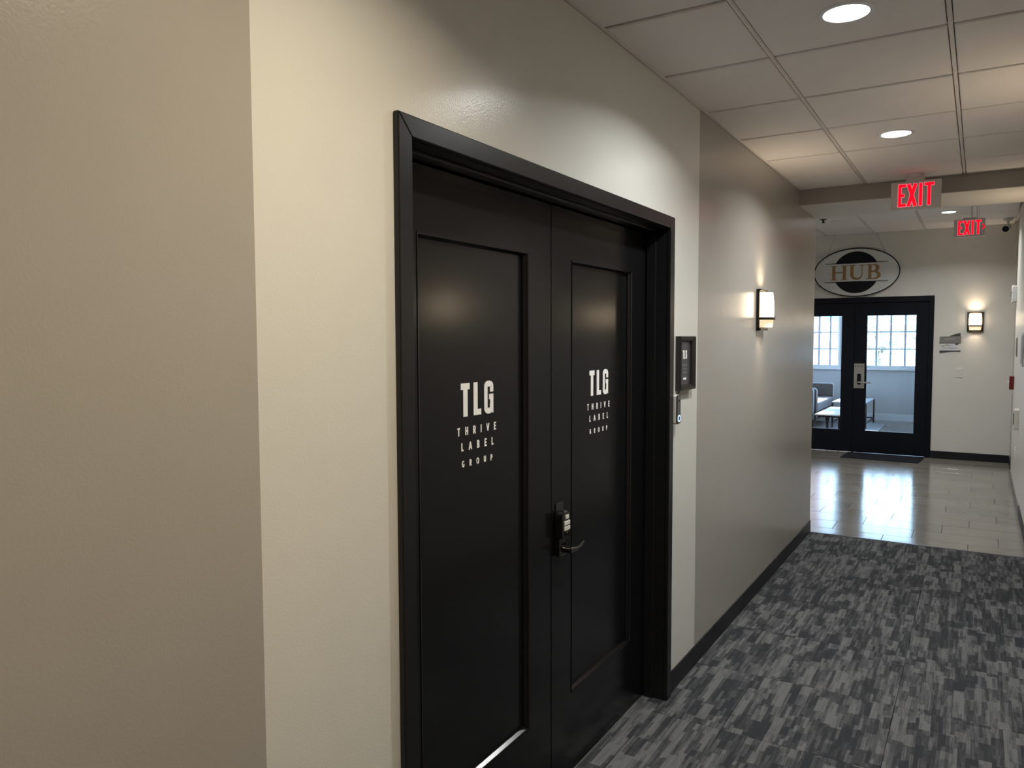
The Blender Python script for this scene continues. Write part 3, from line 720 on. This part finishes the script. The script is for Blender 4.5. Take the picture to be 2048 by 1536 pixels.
# sprinkler and detector
e = empty('fire_sprinkler', (-.500, 10.19, HL))
b = MB(); b.lathe([(.045, 0), (.043, .006), (.020, .012), (.012, .012), (.012, .040), (.022, .042), (.022, .046), (.0, .046)], V((-.5, 10.19, HL)), (0, 0, -1), 24); b.build('sprinkler_head', 'dark', e, smooth=True)
tag(e, 'small dark sprinkler head in the lobby ceiling left above the HUB sign', 'sprinkler')
b = MB(); b.lathe([(.060, 0), (.060, .006), (.050, .012), (.0, .014)], V((-.40, 10.45, HL)), (0, 0, -1), 28)
tag(b.build('smoke_detector', 'white', smooth=True), 'flat white disc on the lobby ceiling right of the sprinkler head', 'detector')

# right wall fittings in the lobby
def rbox(name, label, cat, y, z, dy, dz, d, m, extra=None, bev=.003):
    e = empty(name, (XR, y, z-dz/2)); P = plane(XR, y, z, '-x')
    b = MB(); b.prism(rrect(dy/2, dz/2, min(dy, dz)*.08, 3), P, 0, d); b.build('body', m, e, bevel=bev)
    if extra: extra(e, P, dy, dz, d)
    return tag(e, label, cat)
def xhorn(e, P, dy, dz, d):
    b = MB(); b.prism(rrect(dy*.3, dz*.15, .006, 3), P, d, d+.018); b.build('strobe_lens', 'chrome', e)
    b = MB()
    for k in range(5): b.prism([(-dy*.3, -dz*.4+k*.011), (dy*.3, -dz*.4+k*.011), (dy*.3, -dz*.4+k*.011+.004), (-dy*.3, -dz*.4+k*.011+.004)], P, d, d+.001)
    b.build('horn_slots', 'signwave', e)
rbox('fire_horn', 'white fire alarm horn high on the right lobby wall near the corner', 'alarm', 10.62, 2.14, .12, .19, .05, 'white', xhorn)
def xpull(e, P, dy, dz, d):
    b = MB(); b.prism([(-dy*.36, -.005), (dy*.36, -.005), (dy*.36, .018), (-dy*.36, .018)], P, d, d+.014); b.build('pull_handle', 'white', e, bevel=.002)
rbox('fire_pull_station', 'dark red fire alarm pull station on the right lobby wall near the corner', 'alarm', 10.66, 1.115, .10, .155, .045, 'pull', xpull)
def xplate(e, P, dy, dz, d):
    b = MB(); b.prism(rrect(dy*.42, dz*.42, .004, 3), P, d, d+.002); b.build('sign_face', 'signbar', e)
rbox('wall_plaque', 'narrow grey plaque on the right lobby wall above the thermostat box', 'sign', 10.1, 1.54, .20, .22, .008, 'steel', xplate)
rbox('wall_plaque', 'taller grey plaque on the right wall nearest the picture edge', 'sign', 8.75, 1.53, .40, .32, .010, 'steel', xplate)
def xsw(e, P, dy, dz, d):
    b = MB(); b.prism([(-dy*.2, -dz*.28), (dy*.2, -dz*.28), (dy*.2, dz*.28), (-dy*.2, dz*.28)], P, d, d+.006); b.build('dial_window', 'signwave', e)
rbox('thermostat', 'pale wall control box at waist height on the right lobby wall', 'control box', 9.15, .83, .16, .20, .040, 'lobby', xsw)
def xout(e, P, dy, dz, d):
    for s_ in (-.02, .02):
        b = MB(); b.prism([(u_, v_+s_) for u_, v_ in rrect(.016, .014, .007, 3)], P, d, d+.003); b.build('socket', 'white', e)
rbox('power_outlet', 'white power outlet low on the right lobby wall', 'power outlet', 9.65, .43, .075, .118, .006, 'white', xout, .002)

# ------------------------------------------------------------------ windows of the lounge
def window(name, x0, x1, vx, hz):
    e = S(empty(name, ((x0+x1)/2, YW, WZ0)))
    y = YW+.06; t = .045
    b = MB(); b.box(x0, x0+t, y, y+.05, WZ0, WZ1); b.box(x1-t, x1, y, y+.05, WZ0, WZ1); b.box(x0+t, x1-t, y, y+.05, WZ0, WZ0+t); b.box(x0+t, x1-t, y, y+.05, WZ1-t, WZ1)
    b.build('window_frame', 'sill', e, bevel=.003)
    b = MB(); b.box(x0-.04, x1+.04, YW-.045, YW+.06, WZ0-.045, WZ0-.004); b.build('window_sill', 'sill', e, bevel=.004)
    xs_ = [x0+t]+vx+[x1-t]; zs_ = [WZ0+t]+hz+[WZ1-t]
    for v in vx: b = MB(); b.box(v-.018, v+.018, y+.01, y+.04, WZ0+t, WZ1-t); b.build('muntin', 'muntin', e)
    for z in hz: b = MB(); b.box(x0+t, x1-t, y+.012, y+.038, z-.013, z+.013); b.build('muntin', 'muntin', e)
    for i in range(len(xs_)-1):
        for j in range(len(zs_)-1):
            b = MB(); b.box(xs_[i]+.011*(i > 0), xs_[i+1]-.011*(i < len(xs_)-2), y+.022, y+.027, zs_[j]+.010*(j > 0), zs_[j+1]-.010*(j < len(zs_)-2)); b.build('window_pane', 'glass', e)
window('window_1', WA[0], WA[1], [-.554, -.300, -.046, .208], [1.410, 1.750, 2.085])
window('window_2', WB[0], WB[1], [-2.05, -1.838, -1.626, -1.414], [1.410, 1.750, 2.085])

for i, (ya, yb) in enumerate(ADDED_LW):  # added side windows, never in view, that brighten the lounge
    e = S(empty('window_%d' % (i+3), (XL, (ya+yb)/2, .9))); x = XL-.14
    b = MB(); b.box(x, x+.05, ya, ya+.05, .9, 2.6); b.box(x, x+.05, yb-.05, yb, .9, 2.6); b.box(x, x+.05, ya+.05, yb-.05, .9, .95); b.box(x, x+.05, ya+.05, yb-.05, 2.55, 2.6)
    b.build('window_frame', 'sill', e, bevel=.003)
    for k in range(1, 4): b = MB(); y = ya+(yb-ya)*k/4; b.box(x+.01, x+.04, y-.014, y+.014, .95, 2.55); b.build('muntin', 'muntin', e)
    b = MB(); b.box(x+.022, x+.027, ya+.05, yb-.05, .95, 2.55); b.build('glass_pane', 'glass', e)
# ------------------------------------------------------------------ lounge furniture
def sofa(label, x1, y0, y1):
    e = empty('sofa', (x1-.42, (y0+y1)/2, 0)); xb = x1-.84
    b = MB(); b.box(xb, x1-.02, y0+.02, y1-.02, .17, .31); b.build('base', 'sofa', e, bevel=.02)
    b = MB(); b.box(xb+.16, x1, y0+.11, y1-.11, .31, .47); b.build('seat_cushion', 'seat', e, bevel=.035, seg=4)
    b = MB(); b.box(xb, xb+.17, y0, y1, .17, .77); b.build('backrest', 'sofa', e, bevel=.03, seg=4)
    for (a, c) in ((y0, y0+.10), (y1-.10, y1)):
        b = MB(); b.box(xb+.17, x1-.01, a, c, .17, .735); b.build('arm', 'sofa', e, bevel=.03, seg=4)
        b = MB(); P = (V((0, a-.004, 0)), V((1, 0, 0)), V((0, 0, 1)), V((0, 1, 0)))
        b.ribbon([(xb+.17, .735), (x1-.05, .735)]+arc(x1-.05, .69, .045, .045, 90, 0, 6)+[(x1-.005, .20)], .022, P, 0, .012); b.build('piping', 'pipe', e)
    for xx in (xb+.06, x1-.09):
        for yy_ in (y0+.08, y1-.08):
            b = MB(); b.tube((xx, yy_, 0), (xx, yy_, .17), .014, 12, .022); b.build('leg', 'metalblk', e, smooth=True)
    e.location.z += .0085
    return tag(e, label, 'sofa', 'lounge sofas')
sofa('far grey sofa with pale seat by the lounge window, seen through the left glass', -1.235, 14.40, 16.30)
sofa('nearer grey sofa, only its pale seat edge and piped arm visible beside the corridor wall', -1.26, 12.42, 14.32)
e = empty('coffee_table', (-.72, 13.6, 0))
b = MB(); b.box(-1.008, -.44, 12.86, 14.34, .408, .430); b.build('table_top', 'top', e, bevel=.006)
b = MB(); b.box(-.96, -.49, 12.92, 14.28, .376, .408); b.build('apron', 'metalblk', e)
for xx in (-.84, -.52):
    for yy_ in (12.97, 14.2): b = MB(); b.tube((xx, yy_, 0), (xx, yy_, .38), .014, 12, .026); b.build('leg', 'metalblk', e, smooth=True)
e.location.z += .0085
tag(e, 'low coffee table with bright white top and tapered black legs before the sofas', 'coffee table')
e = empty('side_table', (-.8, 15.6, 0)); tx0, tx1, ty0, ty1 = -1.08, -.495, 14.95, 16.22
b = MB(); b.box(tx0, tx1, ty0, ty1, .448, .468); b.build('table_top', 'seat', e, bevel=.003)
for xx in (tx0+.015, tx1-.015):
    for yy_ in (ty0+.015, ty1-.015): b = MB(); b.box(xx-.014, xx+.014, yy_-.014, yy_+.014, 0, .448); b.build('leg', 'metalblk', e)
for xx in (tx0+.015, tx1-.015): b = MB(); b.box(xx-.010, xx+.010, ty0+.03, ty1-.03, .08, .10); b.build('stretcher', 'metalblk', e)
b = MB(); b.box(tx0+.03, tx1-.03, ty1-.025, ty1-.005, .08, .10); b.build('stretcher', 'metalblk', e)
e.location.z += .0085
tag(e, 'metal framed side table by the lounge window wall, seen through the right glass', 'side table')
b = MB(); b.box(-1.7, -.28, 12.6, 16.0, 0, .008); tag(b.build('sunpatch_rug', 'rug', bevel=.003), 'pale blue-grey rug standing in for the sunlit floor under the lounge tables', 'rug')  # pale slab stands in for sky sheen and sunlight on the floor

# ------------------------------------------------------------------ outdoors seen through the windows
b = MB(); b.box(-30, 30, YW+.2, 60, -.35, -.3); b.box(-30, XL-.2, 4, YW+.2, -.35, -.3); S(b.build('ground', 'ground'))
e = empty('brick_pier', (-2.05, 18.2, -.3))
b = MB(); b.box(-2.42, -1.79, 17.92, 18.5, -.3, 4.2); b.build('mortar_core', 'mortar', e)
b = MB(); k = 0; z = -.29
while z < 4.1:
    off = (k % 2)*.115
    x = -2.43-off
    while x < -1.78:
        a, c = max(x, -2.43), min(x+.205, -1.78)
        if c-a > .03: b.box(a, c, 17.905, 17.925, z, z+.058)
        x += .218
    for j in range(3): b.box(-1.795, -1.775, 17.91+j*.218-(off*.5 if j else 0), 17.91+j*.218+.19-off*.5, z, z+.058)
    z += .080; k += 1
tag(b.build('brick_courses', 'brick', e), None, None, None, 'stuff')
tag(e, 'brick pier outside, behind the left lounge window panes', 'pier')
e = empty('building', (-6, 34, -.3))
b = MB(); b.box(-12, -1.2, 34, 40, -.3, 7.5); b.build('wall', 'stucco', e)
b = MB(); b.box(-12.2, -1.0, 33.7, 34, 4.1, 4.3); b.box(-12.2, -1, 33.7, 34, 3.4, 3.46); b.build('ledge', 'muntin', e)
for x_ in (-4.6, -3.35): b = MB(); b.box(x_, x_+.9, 33.95, 34.0, 2.3, 3.2); b.build('window', 'bluewin', e)
tag(e, 'white building with blue windows far outside behind the left lounge window', 'building')
def tree(label, x, y, h, r_, seed):
    rnd = random.Random(seed); e = empty('tree', (x, y, -.3))
    b = MB(); b.tube((x, y, -.3), (x+.1, y, h*.6), .11, 10, .06)
    for k in range(6):
        a = rnd.uniform(0, 2*PI); b.tube((x+.08, y, h*.35+k*.12*h/3), (x+math.cos(a)*r_*.7, y+math.sin(a)*r_*.7, h*.6+rnd.uniform(0, .3)*h), .04, 6, .015)
    b.build('trunk', 'bark', e)
    b = MB()
    for k in range(900):
        d = V((rnd.gauss(0, 1), rnd.gauss(0, 1), rnd.gauss(0, 1))).normalized()*r_*rnd.uniform(.35, 1)
        c = V((x, y, h*.72))+V((d.x, d.y, d.z*.9)); a = V((rnd.gauss(0, 1), rnd.gauss(0, 1), rnd.gauss(0, 1))).normalized(); q = a.orthogonal().normalized()*.09; s_ = a.cross(q).normalized()*.05
        b.add([c-q, c+s_, c+q, c-s_], [(0, 1, 2, 3)])
    tag(b.build('foliage', 'leaf', e), None, None, None, 'stuff')
    return tag(e, label, 'tree', 'trees outside the lounge')
tree('pale leafy tree outside behind the right half of the right window', -.2, 27, 3.0, 1.3, 3)
tree('small leafy tree outside behind the middle of the right window', -1.9, 30, 2.2, 1.1, 5)

for o in list(bpy.data.objects):
    if '_w' in o: del o['_w']
